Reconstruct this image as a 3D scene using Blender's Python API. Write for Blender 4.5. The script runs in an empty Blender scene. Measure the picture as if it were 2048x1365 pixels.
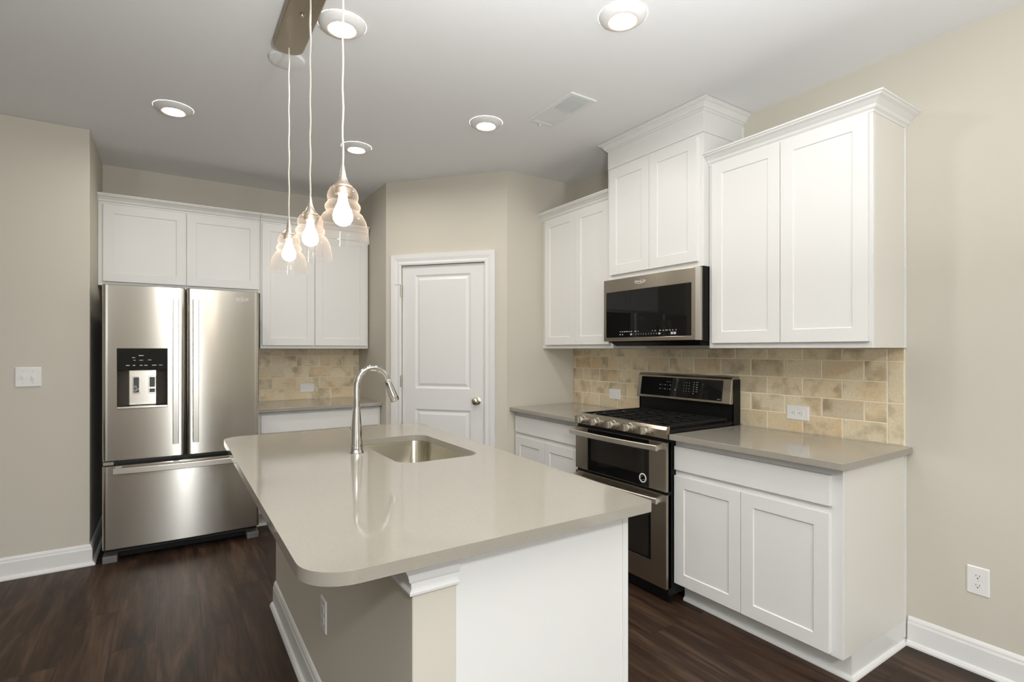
import bpy, bmesh, math, random
from mathutils import Vector
random.seed(7)
SC = bpy.context.scene
COL = SC.collection
PI = math.pi

# ---------------------------------------------------------------- camera
CX, CY, CH = -2.869, -1.042, 1.366
cd = bpy.data.cameras.new('camera'); cam = bpy.data.objects.new('camera', cd); COL.objects.link(cam)
cam.location = (CX, CY, CH); cam.rotation_euler = (PI/2, 0, -math.radians(33.094))
cd.sensor_width = 36.0; cd.lens = 36.0*1046.8/2048; cd.shift_y = 16.5/2048; cd.clip_start = 0.05
SC.camera = cam

# ---------------------------------------------------------------- world and light
w = bpy.data.worlds.new('world'); SC.world = w; w.use_nodes = True
w.node_tree.nodes['Background'].inputs[0].default_value = (0.80, 0.88, 1.0, 1)
w.node_tree.nodes['Background'].inputs[1].default_value = 0.5
SC.view_settings.view_transform = 'Standard'; SC.view_settings.look = 'None'
SC.view_settings.gamma = 1.0; SC.view_settings.use_curve_mapping = False
SC.view_settings.exposure = 0.06

def area(name, loc, rot, sx, sy, energy, col):
    l = bpy.data.lights.new(name, 'AREA'); l.shape = 'RECTANGLE'; l.size = sx; l.size_y = sy
    l.energy = energy; l.color = col
    o = bpy.data.objects.new(name, l); COL.objects.link(o); o.location = loc; o.rotation_euler = rot
    return o
# daylight in the wide window and the narrow glass door of the wall behind the camera, a light in place of
# a flash-lit ceiling patch, the photographer's flash beside the camera and an added unseen fill, both turned up
area('window_daylight', (-6.55, -4.97, 1.35), (PI/2, 0, 0), 1.85, 1.75, 14, (0.94, 0.97, 1.0))
area('glass_door_daylight', (-2.62, -4.97, 1.15), (PI/2, 0, 0), 0.34, 1.95, 64, (0.90, 0.95, 1.0))
area('ceiling_bounce_patch', (-3.10, -2.70, 2.70), (0, 0, 0), 0.6, 0.4, 82, (0.97, 0.985, 1.0))  # added area light for flash bounced off the ceiling, no fitting there
area('bounce_light', (-4.9, -2.0, 1.25), (PI, 0, 0), 0.25, 0.25, 42, (0.97, 0.985, 1.0))  # second upward light is an added fill, set off to the left
area('bounce_light', (-2.25, -0.8, 1.70), (PI, 0, 0), 0.25, 0.25, 68, (0.97, 0.985, 1.0))

# ---------------------------------------------------------------- materials
def mat(name, col, rough=0.5, metal=0.0, spec=0.5, coat=0.0):
    m = bpy.data.materials.new(name); m.use_nodes = True
    b = m.node_tree.nodes['Principled BSDF']
    b.inputs['Base Color'].default_value = (*col, 1); b.inputs['Roughness'].default_value = rough
    b.inputs['Metallic'].default_value = metal; b.inputs['Specular IOR Level'].default_value = spec
    b.inputs['Coat Weight'].default_value = coat
    return m
def N(m, t, **kw):
    n = m.node_tree.nodes.new(t)
    for k, v in kw.items(): setattr(n, k, v)
    return n
def L(m, a, b): m.node_tree.links.new(a, b)
def bsdf(m): return m.node_tree.nodes['Principled BSDF']
def noise(m, scale, detail=3.0, vec=None, rough=0.5):
    n = N(m, 'ShaderNodeTexNoise'); n.inputs['Scale'].default_value = scale
    n.inputs['Detail'].default_value = detail; n.inputs['Roughness'].default_value = rough
    if vec is not None: L(m, vec, n.inputs['Vector'])
    return n
def ramp(m, fac, stops):
    r = N(m, 'ShaderNodeValToRGB'); e = r.color_ramp.elements
    while len(e) < len(stops): e.new(0.5)
    for i, (p, c) in enumerate(stops): e[i].position = p; e[i].color = (*c, 1)
    L(m, fac, r.inputs[0]); return r
def mapping(m, sc, coord='Object'):
    t = N(m, 'ShaderNodeTexCoord'); mp = N(m, 'ShaderNodeMapping'); mp.inputs['Scale'].default_value = sc
    L(m, t.outputs[coord], mp.inputs[0]); return mp.outputs[0]
def bump(m, h, strength, dist=0.002):
    b = N(m, 'ShaderNodeBump'); b.inputs['Strength'].default_value = strength; b.inputs['Distance'].default_value = dist
    L(m, h, b.inputs['Height']); L(m, b.outputs[0], bsdf(m).inputs['Normal']); return b

def paint(name, col, rough):
    m = mat(name, col, rough, spec=0.3)
    n = noise(m, 260, 2, mapping(m, (1, 1, 1))); bump(m, n.outputs[0], 0.08, 0.001)
    return m
M = {}
M['wall'] = paint('beige_wall_paint', (0.63, 0.59, 0.500), 0.75)
M['ceil'] = paint('white_ceiling_paint', (0.86, 0.86, 0.855), 0.9)
M['trim'] = mat('white_trim_paint', (0.80, 0.79, 0.76), 0.35)
M['cab'] = mat('white_cabinet_paint', (0.80, 0.79, 0.755), 0.38)
M['plate'] = mat('white_plastic', (0.82, 0.81, 0.78), 0.35)
M['slot'] = mat('dark_slot', (0.03, 0.03, 0.03), 0.6)
M['black'] = mat('black_enamel', (0.007, 0.007, 0.007), 0.32, spec=0.22)
M['iron'] = mat('cast_iron', (0.010, 0.010, 0.010), 0.55, spec=0.25)
M['glass'] = mat('black_glass', (0.006, 0.006, 0.006), 0.03, spec=0.35)
M['oglass'] = mat('oven_window_glass', (0.020, 0.018, 0.015), 0.08)
M['chrome'] = mat('chrome', (0.66, 0.645, 0.61), 0.07, 1.0)
M['nickel'] = mat('satin_nickel', (0.58, 0.52, 0.42), 0.28, 1.0)
M['case'] = mat('charcoal_case', (0.05, 0.05, 0.05), 0.4)
M['grayplastic'] = mat('gray_plastic', (0.30, 0.29, 0.26), 0.45)
M['footgray'] = mat('dark_gray_foot', (0.16, 0.15, 0.14), 0.5)
M['dimmark'] = mat('dim_marks', (0.22, 0.22, 0.22), 0.5)
M['knob'] = mat('satin_steel_knob', (0.62, 0.57, 0.48), 0.42, 1.0)
M['handle'] = mat('satin_steel_handle', (0.70, 0.66, 0.585), 0.36, 1.0)
M['mark'] = mat('pale_marks', (0.55, 0.55, 0.52), 0.5)
M['vent'] = mat('vent_white', (0.80, 0.81, 0.80), 0.45)
M['grey'] = mat('grey_green_louver', (0.55, 0.58, 0.555), 0.5)
M['endskin'] = mat('cream_end_panel', (0.78, 0.745, 0.675), 0.45)
M['recess'] = mat('dark_recess_plastic', (0.055, 0.048, 0.038), 0.35)
M['cord'] = mat('clear_cord', (0.62, 0.585, 0.50), 0.4)
M['canopy'] = mat('brushed_nickel_canopy', (0.42, 0.37, 0.29), 0.3, 1.0)
M['cap'] = mat('satin_nickel_cap', (0.66, 0.58, 0.49), 0.33, 1.0)

def steel(name, col, rough, vertical=False):
    m = mat(name, col, rough, 1.0)
    sc = (420, 420, 6) if vertical else (6, 6, 420)
    n = noise(m, 1.0, 3, mapping(m, sc)); bump(m, n.outputs[0], 0.05, 0.0005)
    b = bsdf(m); b.inputs['Anisotropic'].default_value = 0.85; b.inputs['Anisotropic Rotation'].default_value = 0.25
    t = N(m, 'ShaderNodeTangent'); t.direction_type = 'RADIAL'; t.axis = 'Z'
    L(m, t.outputs[0], b.inputs['Tangent'])
    return m
M['steel'] = steel('brushed_stainless', (0.60, 0.565, 0.50), 0.22)
M['darksteel'] = steel('range_stainless', (0.43, 0.385, 0.315), 0.27)
M['sink'] = steel('sink_stainless', (0.62, 0.58, 0.48), 0.24)

def quartz():
    m = mat('taupe_quartz', (0.4, 0.36, 0.3), 0.07, spec=0.85)
    v = mapping(m, (1, 1, 1))
    n = noise(m, 420, 2, v); n2 = noise(m, 5, 2, v)
    r = ramp(m, n.outputs[0], [(0.30, (0.325, 0.298, 0.247)), (0.50, (0.345, 0.317, 0.262)), (0.72, (0.37, 0.34, 0.283))])
    L(m, r.outputs[0], bsdf(m).inputs['Base Color'])
    return m
M['quartz'] = quartz()

def tile():
    m = mat('tumbled_stone_tile', (0.5, 0.4, 0.26), 0.42)
    v = mapping(m, (1, 1, 1)); g = N(m, 'ShaderNodeNewGeometry')
    base = ramp(m, g.outputs['Random Per Island'], [(0.0, (0.60, 0.505, 0.345)), (0.35, (0.74, 0.635, 0.44)), (0.7, (0.80, 0.69, 0.48)), (1.0, (0.72, 0.58, 0.37))])
    a = N(m, 'ShaderNodeVectorMath'); a.operation = 'MULTIPLY_ADD'
    c = N(m, 'ShaderNodeCombineXYZ')
    for i in range(3): L(m, g.outputs['Random Per Island'], c.inputs[i])
    L(m, c.outputs[0], a.inputs[0]); a.inputs[1].default_value = (17, 31, 23); L(m, v, a.inputs[2])
    n1 = noise(m, 9.0, 3, a.outputs[0], 0.5)
    r1 = ramp(m, n1.outputs[0], [(0.30, (1, 1, 1)), (0.50, (1, 1, 1)), (0.70, (0.50, 0.46, 0.41))])
    mx = N(m, 'ShaderNodeMix', data_type='RGBA', blend_type='MULTIPLY'); mx.inputs[0].default_value = 0.85
    L(m, base.outputs[0], mx.inputs[6]); L(m, r1.outputs[0], mx.inputs[7])
    n2 = noise(m, 5.0, 2, a.outputs[0])
    r2 = ramp(m, n2.outputs[0], [(0.52, (0, 0, 0)), (0.75, (0.6, 0.6, 0.6))])
    mx2 = N(m, 'ShaderNodeMix', data_type='RGBA', blend_type='MIX')
    L(m, r2.outputs[0], mx2.inputs[0]); L(m, mx.outputs[2], mx2.inputs[6]); mx2.inputs[7].default_value = (0.72, 0.50, 0.26, 1)
    n3 = noise(m, 90, 3, v)
    r3 = ramp(m, n3.outputs[0], [(0.35, (0.93, 0.93, 0.93)), (0.6, (1.02, 1.02, 1.02))])
    mx3 = N(m, 'ShaderNodeMix', data_type='RGBA', blend_type='MULTIPLY'); mx3.inputs[0].default_value = 1
    L(m, mx2.outputs[2], mx3.inputs[6]); L(m, r3.outputs[0], mx3.inputs[7])
    L(m, mx3.outputs[2], bsdf(m).inputs['Base Color'])
    bump(m, n3.outputs[0], 0.15, 0.002)
    return m
M['tile'] = tile()
M['grout'] = mat('cream_grout', (0.88, 0.81, 0.65), 0.85)

def wood():
    m = mat('dark_wood_planks', (0.06, 0.035, 0.022), 0.46, spec=0.22)
    t = N(m, 'ShaderNodeTexCoord')
    mp = N(m, 'ShaderNodeMapping'); mp.inputs['Rotation'].default_value = (0, 0, PI/2)
    L(m, t.outputs['Object'], mp.inputs[0])
    br = N(m, 'ShaderNodeTexBrick'); br.offset = 0.37; br.offset_frequency = 2
    br.inputs['Scale'].default_value = 1.0; br.inputs['Brick Width'].default_value = 1.22; br.inputs['Row Height'].default_value = 0.18
    br.inputs['Mortar Size'].default_value = 0.0012; br.inputs['Mortar Smooth'].default_value = 0.1
    br.inputs['Color1'].default_value = (0, 0, 0, 1); br.inputs['Color2'].default_value = (1, 1, 1, 1); br.inputs['Mortar'].default_value = (0.5, 0.5, 0.5, 1)
    L(m, mp.outputs[0], br.inputs['Vector'])
    add = N(m, 'ShaderNodeVectorMath'); add.operation = 'MULTIPLY_ADD'; add.inputs[1].default_value = (9.0, 5.0, 3.0)
    L(m, br.outputs['Color'], add.inputs[0]); L(m, t.outputs['Object'], add.inputs[2])
    mp2 = N(m, 'ShaderNodeMapping'); mp2.inputs['Scale'].default_value = (9.0, 0.9, 1.0); L(m, add.outputs[0], mp2.inputs[0])
    n = noise(m, 1.6, 6, mp2.outputs[0], 0.6); n.inputs['Distortion'].default_value = 0.6
    mp3 = N(m, 'ShaderNodeMapping'); mp3.inputs['Scale'].default_value = (90.0, 3.0, 1.0); L(m, add.outputs[0], mp3.inputs[0])
    f = noise(m, 1.4, 4, mp3.outputs[0], 0.6)
    r = ramp(m, n.outputs[0], [(0.30, (0.016, 0.0085, 0.005)), (0.5, (0.046, 0.025, 0.015)), (0.70, (0.105, 0.062, 0.038))])
    r2 = ramp(m, f.outputs[0], [(0.3, (0.72, 0.72, 0.72)), (0.7, (1.2, 1.2, 1.2))])
    mx = N(m, 'ShaderNodeMix', data_type='RGBA', blend_type='MULTIPLY'); mx.inputs[0].default_value = 1
    L(m, r.outputs[0], mx.inputs[6]); L(m, r2.outputs[0], mx.inputs[7])
    mx2 = N(m, 'ShaderNodeMix', data_type='RGBA', blend_type='MIX')
    L(m, br.outputs['Fac'], mx2.inputs[0]); L(m, mx.outputs[2], mx2.inputs[6]); mx2.inputs[7].default_value = (0.012, 0.008, 0.006, 1)
    L(m, mx2.outputs[2], bsdf(m).inputs['Base Color'])
    bump(m, f.outputs[0], 0.12, 0.001)
    return m
M['floor'] = wood()

def emit(name, col, s):
    m = mat(name, (0.9, 0.9, 0.9), 0.5); b = bsdf(m)
    b.inputs['Emission Color'].default_value = (*col, 1); b.inputs['Emission Strength'].default_value = s
    return m
M['lens'] = emit('downlight_lens', (1.0, 0.955, 0.91), 215)
M['bulb'] = emit('lit_bulb', (1.0, 0.88, 0.74), 14)
M['rim'] = mat('glow_tinted_ring', (0.88, 0.58, 0.44), 0.5)  # pinkish colour stands in for the lens glow on the ring edge

def shade_glass():
    m = bpy.data.materials.new('seeded_glass'); m.use_nodes = True; nt = m.node_tree
    out = nt.nodes['Material Output']; nt.nodes.remove(nt.nodes['Principled BSDF'])
    tr = N(m, 'ShaderNodeBsdfTransparent'); tr.inputs[0].default_value = (0.99, 0.975, 0.96, 1)
    gl = N(m, 'ShaderNodeBsdfGlossy'); gl.inputs['Roughness'].default_value = 0.03
    df = N(m, 'ShaderNodeBsdfTranslucent'); df.inputs[0].default_value = (0.95, 0.72, 0.56, 1)  # peach tint puts the bulb's warm glow into the glass colour
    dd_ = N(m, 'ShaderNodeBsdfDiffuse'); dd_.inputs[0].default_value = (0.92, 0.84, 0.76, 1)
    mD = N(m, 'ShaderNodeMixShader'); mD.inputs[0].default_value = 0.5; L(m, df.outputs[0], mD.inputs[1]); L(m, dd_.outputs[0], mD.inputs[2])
    v = mapping(m, (1, 1, 1)); n = noise(m, 380, 2, v)
    r = ramp(m, n.outputs[0], [(0.56, (0.015, 0.015, 0.015)), (0.68, (0.09, 0.09, 0.09))])
    lw = N(m, 'ShaderNodeLayerWeight'); lw.inputs[0].default_value = 0.18
    ed = N(m, 'ShaderNodeMath'); ed.operation = 'POWER'; L(m, lw.outputs['Facing'], ed.inputs[0]); ed.inputs[1].default_value = 1.2
    ad = N(m, 'ShaderNodeMath'); ad.operation = 'MULTIPLY_ADD'; ad.use_clamp = True
    L(m, ed.outputs[0], ad.inputs[0]); ad.inputs[1].default_value = 0.55; L(m, r.outputs[0], ad.inputs[2])
    mA = N(m, 'ShaderNodeMixShader'); L(m, ad.outputs[0], mA.inputs[0]); L(m, tr.outputs[0], mA.inputs[1]); L(m, mD.outputs[0], mA.inputs[2])
    mB = N(m, 'ShaderNodeMixShader'); mB.inputs[0].default_value = 0.05; L(m, mA.outputs[0], mB.inputs[1]); L(m, gl.outputs[0], mB.inputs[2])
    L(m, mB.outputs[0], out.inputs[0])
    return m
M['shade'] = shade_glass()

# ---------------------------------------------------------------- mesh helpers
class MB:
    """collects world-space geometry and links it as ONE mesh object"""
    def __init__(s): s.v = []; s.f = []; s.sm = []; s.mi = {}
    def add(s, vs, fs, smooth=False):
        o = len(s.v); s.v += [tuple(p) for p in vs]
        for f in fs: s.f.append([o+i for i in f]); s.sm.append(smooth)
        return s
    def box(s, x0, x1, y0, y1, z0, z1):
        x0, x1 = sorted((x0, x1)); y0, y1 = sorted((y0, y1)); z0, z1 = sorted((z0, z1))
        return s.add([(x0,y0,z0),(x1,y0,z0),(x1,y1,z0),(x0,y1,z0),(x0,y0,z1),(x1,y0,z1),(x1,y1,z1),(x0,y1,z1)],
                     [(0,3,2,1),(4,5,6,7),(0,1,5,4),(1,2,6,5),(2,3,7,6),(3,0,4,7)])
    def prism(s, pts, z0, z1, smooth=False):
        n = len(pts); vs = [(x, y, z0) for x, y in pts] + [(x, y, z1) for x, y in pts]
        s.add(vs, [tuple(range(n))[::-1], tuple(range(n, 2*n))])
        o = len(s.v) - 2*n
        for i in range(n):
            j = (i+1) % n; s.f.append([o+i, o+j, o+n+j, o+n+i]); s.sm.append(smooth)
        return s
    def loft(s, rings, cap0=True, cap1=True, smooth=True, closed=True):
        n = len(rings[0]); o = len(s.v)
        for r in rings: s.v += [tuple(p) for p in r]
        for k in range(len(rings)-1):
            for i in range(n if closed else n-1):
                j = (i+1) % n
                s.f.append([o+k*n+i, o+k*n+j, o+(k+1)*n+j, o+(k+1)*n+i]); s.sm.append(smooth)
        if cap0: s.f.append([o+i for i in range(n)][::-1]); s.sm.append(False)
        if cap1: s.f.append([o+(len(rings)-1)*n+i for i in range(n)]); s.sm.append(False)
        return s
    def lathe(s, c, prof, seg=32, axis='z', cap0=True, cap1=True):
        rings = []
        for r, h in prof:
            ring = []
            for i in range(seg):
                a = 2*PI*i/seg; p, q = r*math.cos(a), r*math.sin(a)
                if axis == 'z': ring.append((c[0]+p, c[1]+q, c[2]+h))
                elif axis == 'x': ring.append((c[0]+h, c[1]+p, c[2]+q))
                elif axis == 'y': ring.append((c[0]+p, c[1]+h, c[2]+q))
                else:
                    ax = Vector(axis).normalized(); u = ax.orthogonal().normalized(); w_ = ax.cross(u)
                    P = Vector(c) + ax*h + u*p + w_*q; ring.append(tuple(P))
            rings.append(ring)
        return s.loft(rings, cap0, cap1)
    def tube(s, pts, rad, seg=16):
        pts = [Vector(p) for p in pts]; n = len(pts)
        rs = rad if isinstance(rad, (list, tuple)) else [rad]*n
        rings = []; ref = None
        for i, p in enumerate(pts):
            t = (pts[min(i+1, n-1)] - pts[max(i-1, 0)]).normalized()
            if ref is None: ref = t.orthogonal().normalized()
            ref = (ref - t*ref.dot(t)).normalized(); b = t.cross(ref)
            rings.append([tuple(p + ref*rs[i]*math.cos(2*PI*k/seg) + b*rs[i]*math.sin(2*PI*k/seg)) for k in range(seg)])
        return s.loft(rings)
    def sweep(s, path, prof, smooth=False):
        """profile (outward, z) swept along a plan path; outward is to the right of travel"""
        P = [Vector(p) for p in path]; n = len(P); rings = []
        for i in range(n):
            ns = []
            if i > 0: d = (P[i]-P[i-1]).normalized(); ns.append(Vector((d.y, -d.x)))
            if i < n-1: d = (P[i+1]-P[i]).normalized(); ns.append(Vector((d.y, -d.x)))
            m = ns[0] if len(ns) == 1 else (ns[0]+ns[1])/(1+ns[0].dot(ns[1]))
            rings.append([(P[i].x+m.x*o, P[i].y+m.y*o, z) for o, z in prof])
        return s.loft(rings, True, True, smooth)
    def build(s, name, m, parent=None, bevel=0.0, seg=2, loc=None, auto=None):
        xs, ys, zs = zip(*s.v)
        o = Vector(loc) if loc else Vector(((min(xs)+max(xs))/2, (min(ys)+max(ys))/2, min(zs)))
        me = bpy.data.meshes.new(name)
        me.from_pydata([tuple(Vector(p)-o) for p in s.v], [], s.f)
        for k, q in s.mi.items(): me.polygons[k].material_index = q
        bm = bmesh.new(); bm.from_mesh(me)
        bmesh.ops.remove_doubles(bm, verts=bm.verts, dist=1e-6)
        bmesh.ops.recalc_face_normals(bm, faces=bm.faces)
        for e in bm.edges:
            if len(e.link_faces) == 2 and e.calc_face_angle(0) > math.radians(38): e.smooth = False
        bm.to_mesh(me); bm.free()
        sm = any(s.sm)
        for p in me.polygons: p.use_smooth = sm
        for mm in (m if isinstance(m, (list, tuple)) else [m]): me.materials.append(mm)
        ob = bpy.data.objects.new(name, me); COL.objects.link(ob)
        if parent is not None:
            ob.parent = parent; ob.location = o - WORLD[parent.name]
        else: ob.location = o
        WORLD[ob.name] = o
        if bevel:
            b = ob.modifiers.new('bevel', 'BEVEL'); b.width = bevel; b.segments = seg; b.limit_method = 'ANGLE'; b.angle_limit = math.radians(40); b.harden_normals = sm
        return ob
WORLD = {}
def B(*a): return MB().box(*a)
def merge(a, b, idx):
    """printed marks b become faces of panel a with material slot idx"""
    o = len(a.f); a.add(b.v, b.f)
    for k in range(o, len(a.f)): a.mi[k] = idx
    return a

def thing(name, label, cat, loc, group=None):
    o = bpy.data.objects.new(name, None); COL.objects.link(o); o.location = loc; o.empty_display_size = 0.1
    o['label'] = label; o['category'] = cat
    if group: o['group'] = group
    WORLD[o.name] = Vector(loc); return o
def tag(o, label, cat, group=None):
    o['label'] = label; o['category'] = cat
    if group: o['group'] = group
    return o
def struct(o): o['kind'] = 'structure'; return o

def copy_tree(src, dz, parent=None):
    c = src.copy(); COL.objects.link(c)
    if parent is not None: c.parent = parent
    else: c.location = src.location + Vector(dz)
    WORLD[c.name] = WORLD[src.name] + Vector(dz)
    for ch in list(src.children): copy_tree(ch, dz, c)
    return c

# plane maps: (along, outward, z) -> world
def on_right(x0): return lambda a, b, z: (x0-b, a, z)          # faces -X, along = y
def on_back(y0): return lambda a, b, z: (a, y0-b, z)            # faces -Y, along = x
def on_line(P, d):                                              # vertical plane through P along d, outward to the right of travel
    d = Vector(d).normalized(); n = Vector((d.y, -d.x))
    return lambda a, b, z: (P[0]+d.x*a+n.x*b, P[1]+d.y*a+n.y*b, z)

def panel_door(mb, mp, a0, a1, z0, z1, th, holes, steps, back=0.0):
    """slab whose front has recessed panels; holes = [(a0,a1,z0,z1)], steps = [(inset, outward)] from the front"""
    A = sorted({a0, a1, *[h[0] for h in holes], *[h[1] for h in holes]})
    Z = sorted({z0, z1, *[h[2] for h in holes], *[h[3] for h in holes]})
    f = back+th
    for i in range(len(A)-1):
        for j in range(len(Z)-1):
            ca, cz = (A[i]+A[i+1])/2, (Z[j]+Z[j+1])/2
            if any(h[0] < ca < h[1] and h[2] < cz < h[3] for h in holes): continue
            mb.add([mp(A[i], f, Z[j]), mp(A[i+1], f, Z[j]), mp(A[i+1], f, Z[j+1]), mp(A[i], f, Z[j+1])], [(0, 1, 2, 3)])
    for i in range(len(A)-1):
        for zz in (z0, z1): mb.add([mp(A[i], f, zz), mp(A[i+1], f, zz), mp(A[i+1], back, zz), mp(A[i], back, zz)], [(0, 1, 2, 3)])
    for j in range(len(Z)-1):
        for aa in (a0, a1): mb.add([mp(aa, f, Z[j]), mp(aa, f, Z[j+1]), mp(aa, back, Z[j+1]), mp(aa, back, Z[j])], [(0, 1, 2, 3)])
    mb.add([mp(a0, back, z0), mp(a1, back, z0), mp(a1, back, z1), mp(a0, back, z1)], [(0, 1, 2, 3)])
    for h in holes:
        st = [(0, 0)] + steps; rings = []
        for ins, d in st:
            rings.append([mp(h[0]+ins, f+d, h[2]+ins), mp(h[1]-ins, f+d, h[2]+ins), mp(h[1]-ins, f+d, h[3]-ins), mp(h[0]+ins, f+d, h[3]-ins)])
        mb.loft(rings, False, True, False)
    return mb
SHAKER = [(0.0025, -0.0055)]
def shaker(mp, a0, a1, z0, z1, rail=0.062):
    return panel_door(MB(), mp, a0, a1, z0, z1, 0.019, [(a0+rail, a1-rail, z0+rail, z1-rail)], SHAKER)
def slab(mp, a0, a1, z0, z1, th=0.019): return panel_door(MB(), mp, a0, a1, z0, z1, th, [], [])

def text_mesh(body, size, mp, a, z, out, flip=1, extrude=0.0004):
    """lettering as mesh vertices mapped on a plane; returns an MB"""
    cu = bpy.data.curves.new('lettering', 'FONT'); cu.body = body; cu.size = size; cu.align_x = 'CENTER'; cu.align_y = 'CENTER'; cu.extrude = extrude; cu.resolution_u = 3
    ob = bpy.data.objects.new('lettering', cu); COL.objects.link(ob)
    dg = bpy.context.evaluated_depsgraph_get(); dg.update()
    me = bpy.data.meshes.new_from_object(ob.evaluated_get(dg))
    mb = MB(); mb.add([mp(a+flip*v.co.x, out+extrude+v.co.z, z+v.co.y) for v in me.vertices], [tuple(p.vertices) for p in me.polygons])
    bpy.data.objects.remove(ob); bpy.data.meshes.remove(me); bpy.data.curves.remove(cu)
    return mb
def logo(mp, a, z, out, wid, flip):
    mb = text_mesh('Whirlpool', wid*0.235, mp, a, z, out, flip)
    n = 40; r0 = []; r1 = []
    for i in range(n+1):
        t = math.radians(150 + 300*i/n); k = 1 + 0.05*math.sin(PI*i/n)
        r0.append(mp(a+flip*wid*0.52*math.cos(t)*0.98, out+0.0006, z+wid*0.15*math.sin(t)*0.93))
        r1.append(mp(a+flip*wid*0.52*math.cos(t)*k, out+0.0006, z+wid*0.15*math.sin(t)*(1+0.12*math.sin(PI*i/n))))
    mb.add(r0+r1, [(i, i+1, n+2+i, n+1+i) for i in range(n)])
    return mb

def rrect(x0, x1, y0, y1, r, seg=6):
    """rounded rectangle outline, counter-clockwise; r scalar or (near-left, near-right, far-right, far-left)"""
    r = (r,)*4 if not isinstance(r, (tuple, list)) else r
    out = []
    for (cx, cy, rr, a0) in ((x0+r[0], y0+r[0], r[0], PI), (x1-r[1], y0+r[1], r[1], 1.5*PI), (x1-r[2], y1-r[2], r[2], 0), (x0+r[3], y1-r[3], r[3], 0.5*PI)):
        for k in range(seg+1):
            t = a0 + 0.5*PI*k/seg; out.append((cx+rr*math.cos(t), cy+rr*math.sin(t)))
    return out

# ---------------------------------------------------------------- the setting
CEIL = 2.76
YB, YR, XR = 3.95, 2.398, -1.362            # fridge wall, pantry return, pantry side
YL, XL = 3.20, -3.30                         # left wall face and its corner
XW, YF = -8.0, -5.0
struct(B(XW-.12, .12, YF-.12, YB+.12, -.12, 0).build('floor', M['floor']))
struct(B(XW-.12, .12, YF-.12, YB+.12, CEIL, CEIL+.12).build('ceiling', M['ceil']))
struct(B(0, .12, YF, YB, 0, CEIL).build('wall_right', M['wall']))
struct(B(XL, XR, YB, YB+.12, 0, CEIL).build('wall_back', M['wall']))
struct(B(XW, XL, YL, YB+.12, 0, CEIL).build('wall_left', M['wall'], bevel=.004))
struct(B(XW-.12, XW, YF, YL, 0, CEIL).build('wall_far_left', M['wall']))
wf = MB()
OPEN = ((-7.5, -5.6, .45, 2.25), (-2.81, -2.43, .12, 2.18))      # wide window, narrow glass door
for a, b in ((XW, -7.5), (-5.6, -2.81), (-2.43, 0.0)): wf.box(a, b, YF-.12, YF, 0, CEIL)
for a, b, p, q in OPEN: wf.box(a, b, YF-.12, YF, 0, p); wf.box(a, b, YF-.12, YF, q, CEIL)
struct(wf.build('wall_front', M['wall']))
for i, (a, b, p, q) in enumerate(OPEN):
    f = MB()
    f.box(a-.07, a, YF, YF+.02, p-.07, q+.07); f.box(b, b+.07, YF, YF+.02, p-.07, q+.07)
    f.box(a, b, YF, YF+.02, p-.07, p); f.box(a, b, YF, YF+.02, q, q+.07)
    struct(f.build('window_%d' % (i+1), M['trim']))

# pantry walls: side return, diagonal with the door opening, return beside the left cabinets
D1 = Vector((XR, YL)); D2 = Vector((-.674, YR)); dd = (D2-D1).normalized(); dn = Vector((dd.y, -dd.x))
if dn.x > 0: dn = -dn
dmap = lambda a, b, z: (D1.x+dd.x*a+dn.x*b, D1.y+dd.y*a+dn.y*b, z)
DL = (D2-D1).length
DO0, DO1, DZ = .143, .877, 2.06
pw = MB()
def dprism(a0, a1, z0, z1, th=.11):
    q = [dmap(a0, 0, 0)[:2], dmap(a1, 0, 0)[:2], dmap(a1, -th, 0)[:2], dmap(a0, -th, 0)[:2]]
    pw.prism(q, z0, z1)
dprism(0.0, DO0, 0, CEIL); dprism(DO1, DL, 0, CEIL); dprism(DO0, DO1, DZ, CEIL)
pw.box(XR, XR+.11, YL, YB, 0, CEIL)
pw.box(D2.x, 0, YR, YR+.11, 0, CEIL)
struct(pw.build('wall_pantry', M['wall']))

# pantry door
dr = thing('door_1', 'white two-panel pantry door in the diagonal corner wall', 'door', dmap(.51, 0, 0)); struct(dr)
RAISE = [(.004, -.004), (.016, -.009), (.022, -.009), (.040, -.0035), (.042, -.0025)]
c0, c1 = DO0+.004, DO1-.004
panel_door(MB(), dmap, c0, c1, .012, DZ-.006, .035, [(.285-.022, .728+.022, 1.045, 1.975), (.285-.022, .728+.022, .24, .875)], RAISE, back=-.047).build('door_slab', M['trim'], dr)
cs = MB()
prof = [(0, 0), (0, .012), (.012, .016), (.03, .013), (.055, .019), (.088, .021), (.088, 0)]
e0, e1, ez = DO0+.002, DO1-.002, DZ-.003
path = [((e0, 0), (-1, 0)), ((e0, ez), (-1, 1)), ((e1, ez), (1, 1)), ((e1, 0), (1, 0))]
cs.loft([[dmap(p[0]+m[0]*o, b, p[1]+m[1]*o) for o, b in prof] for p, m in path], True, True, False)
cs.build('door_casing', M['trim'], dr)
kb = MB().lathe(dmap(.806, -.012, .955), [(.030, 0), (.031, .004), (.024, .008), (.011, .012), (.011, .03), (.020, .036), (.027, .046), (.028, .055), (.022, .064), (.010, .068), (.002, .069)], 28, (dn.x, dn.y, 0))
kb.build('door_knob', M['nickel'], dr)
for z in (.25, 1.105, 1.85):
    h = MB().lathe(dmap(DO0+.004, .013, z-.045), [(.0075, 0), (.0075, .09)], 12)
    h.build('hinge', M['nickel'], dr)
hs = MB().tube([dmap(DO0+.004, .014, 1.905), dmap(DO0-.05, .018, 1.903)], .004, 8); hs.lathe(dmap(DO0+.004, .013, 1.897), [(.008, 0), (.008, .01)], 12)
hs.build('hinge_stop', M['trim'], dr)
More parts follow.
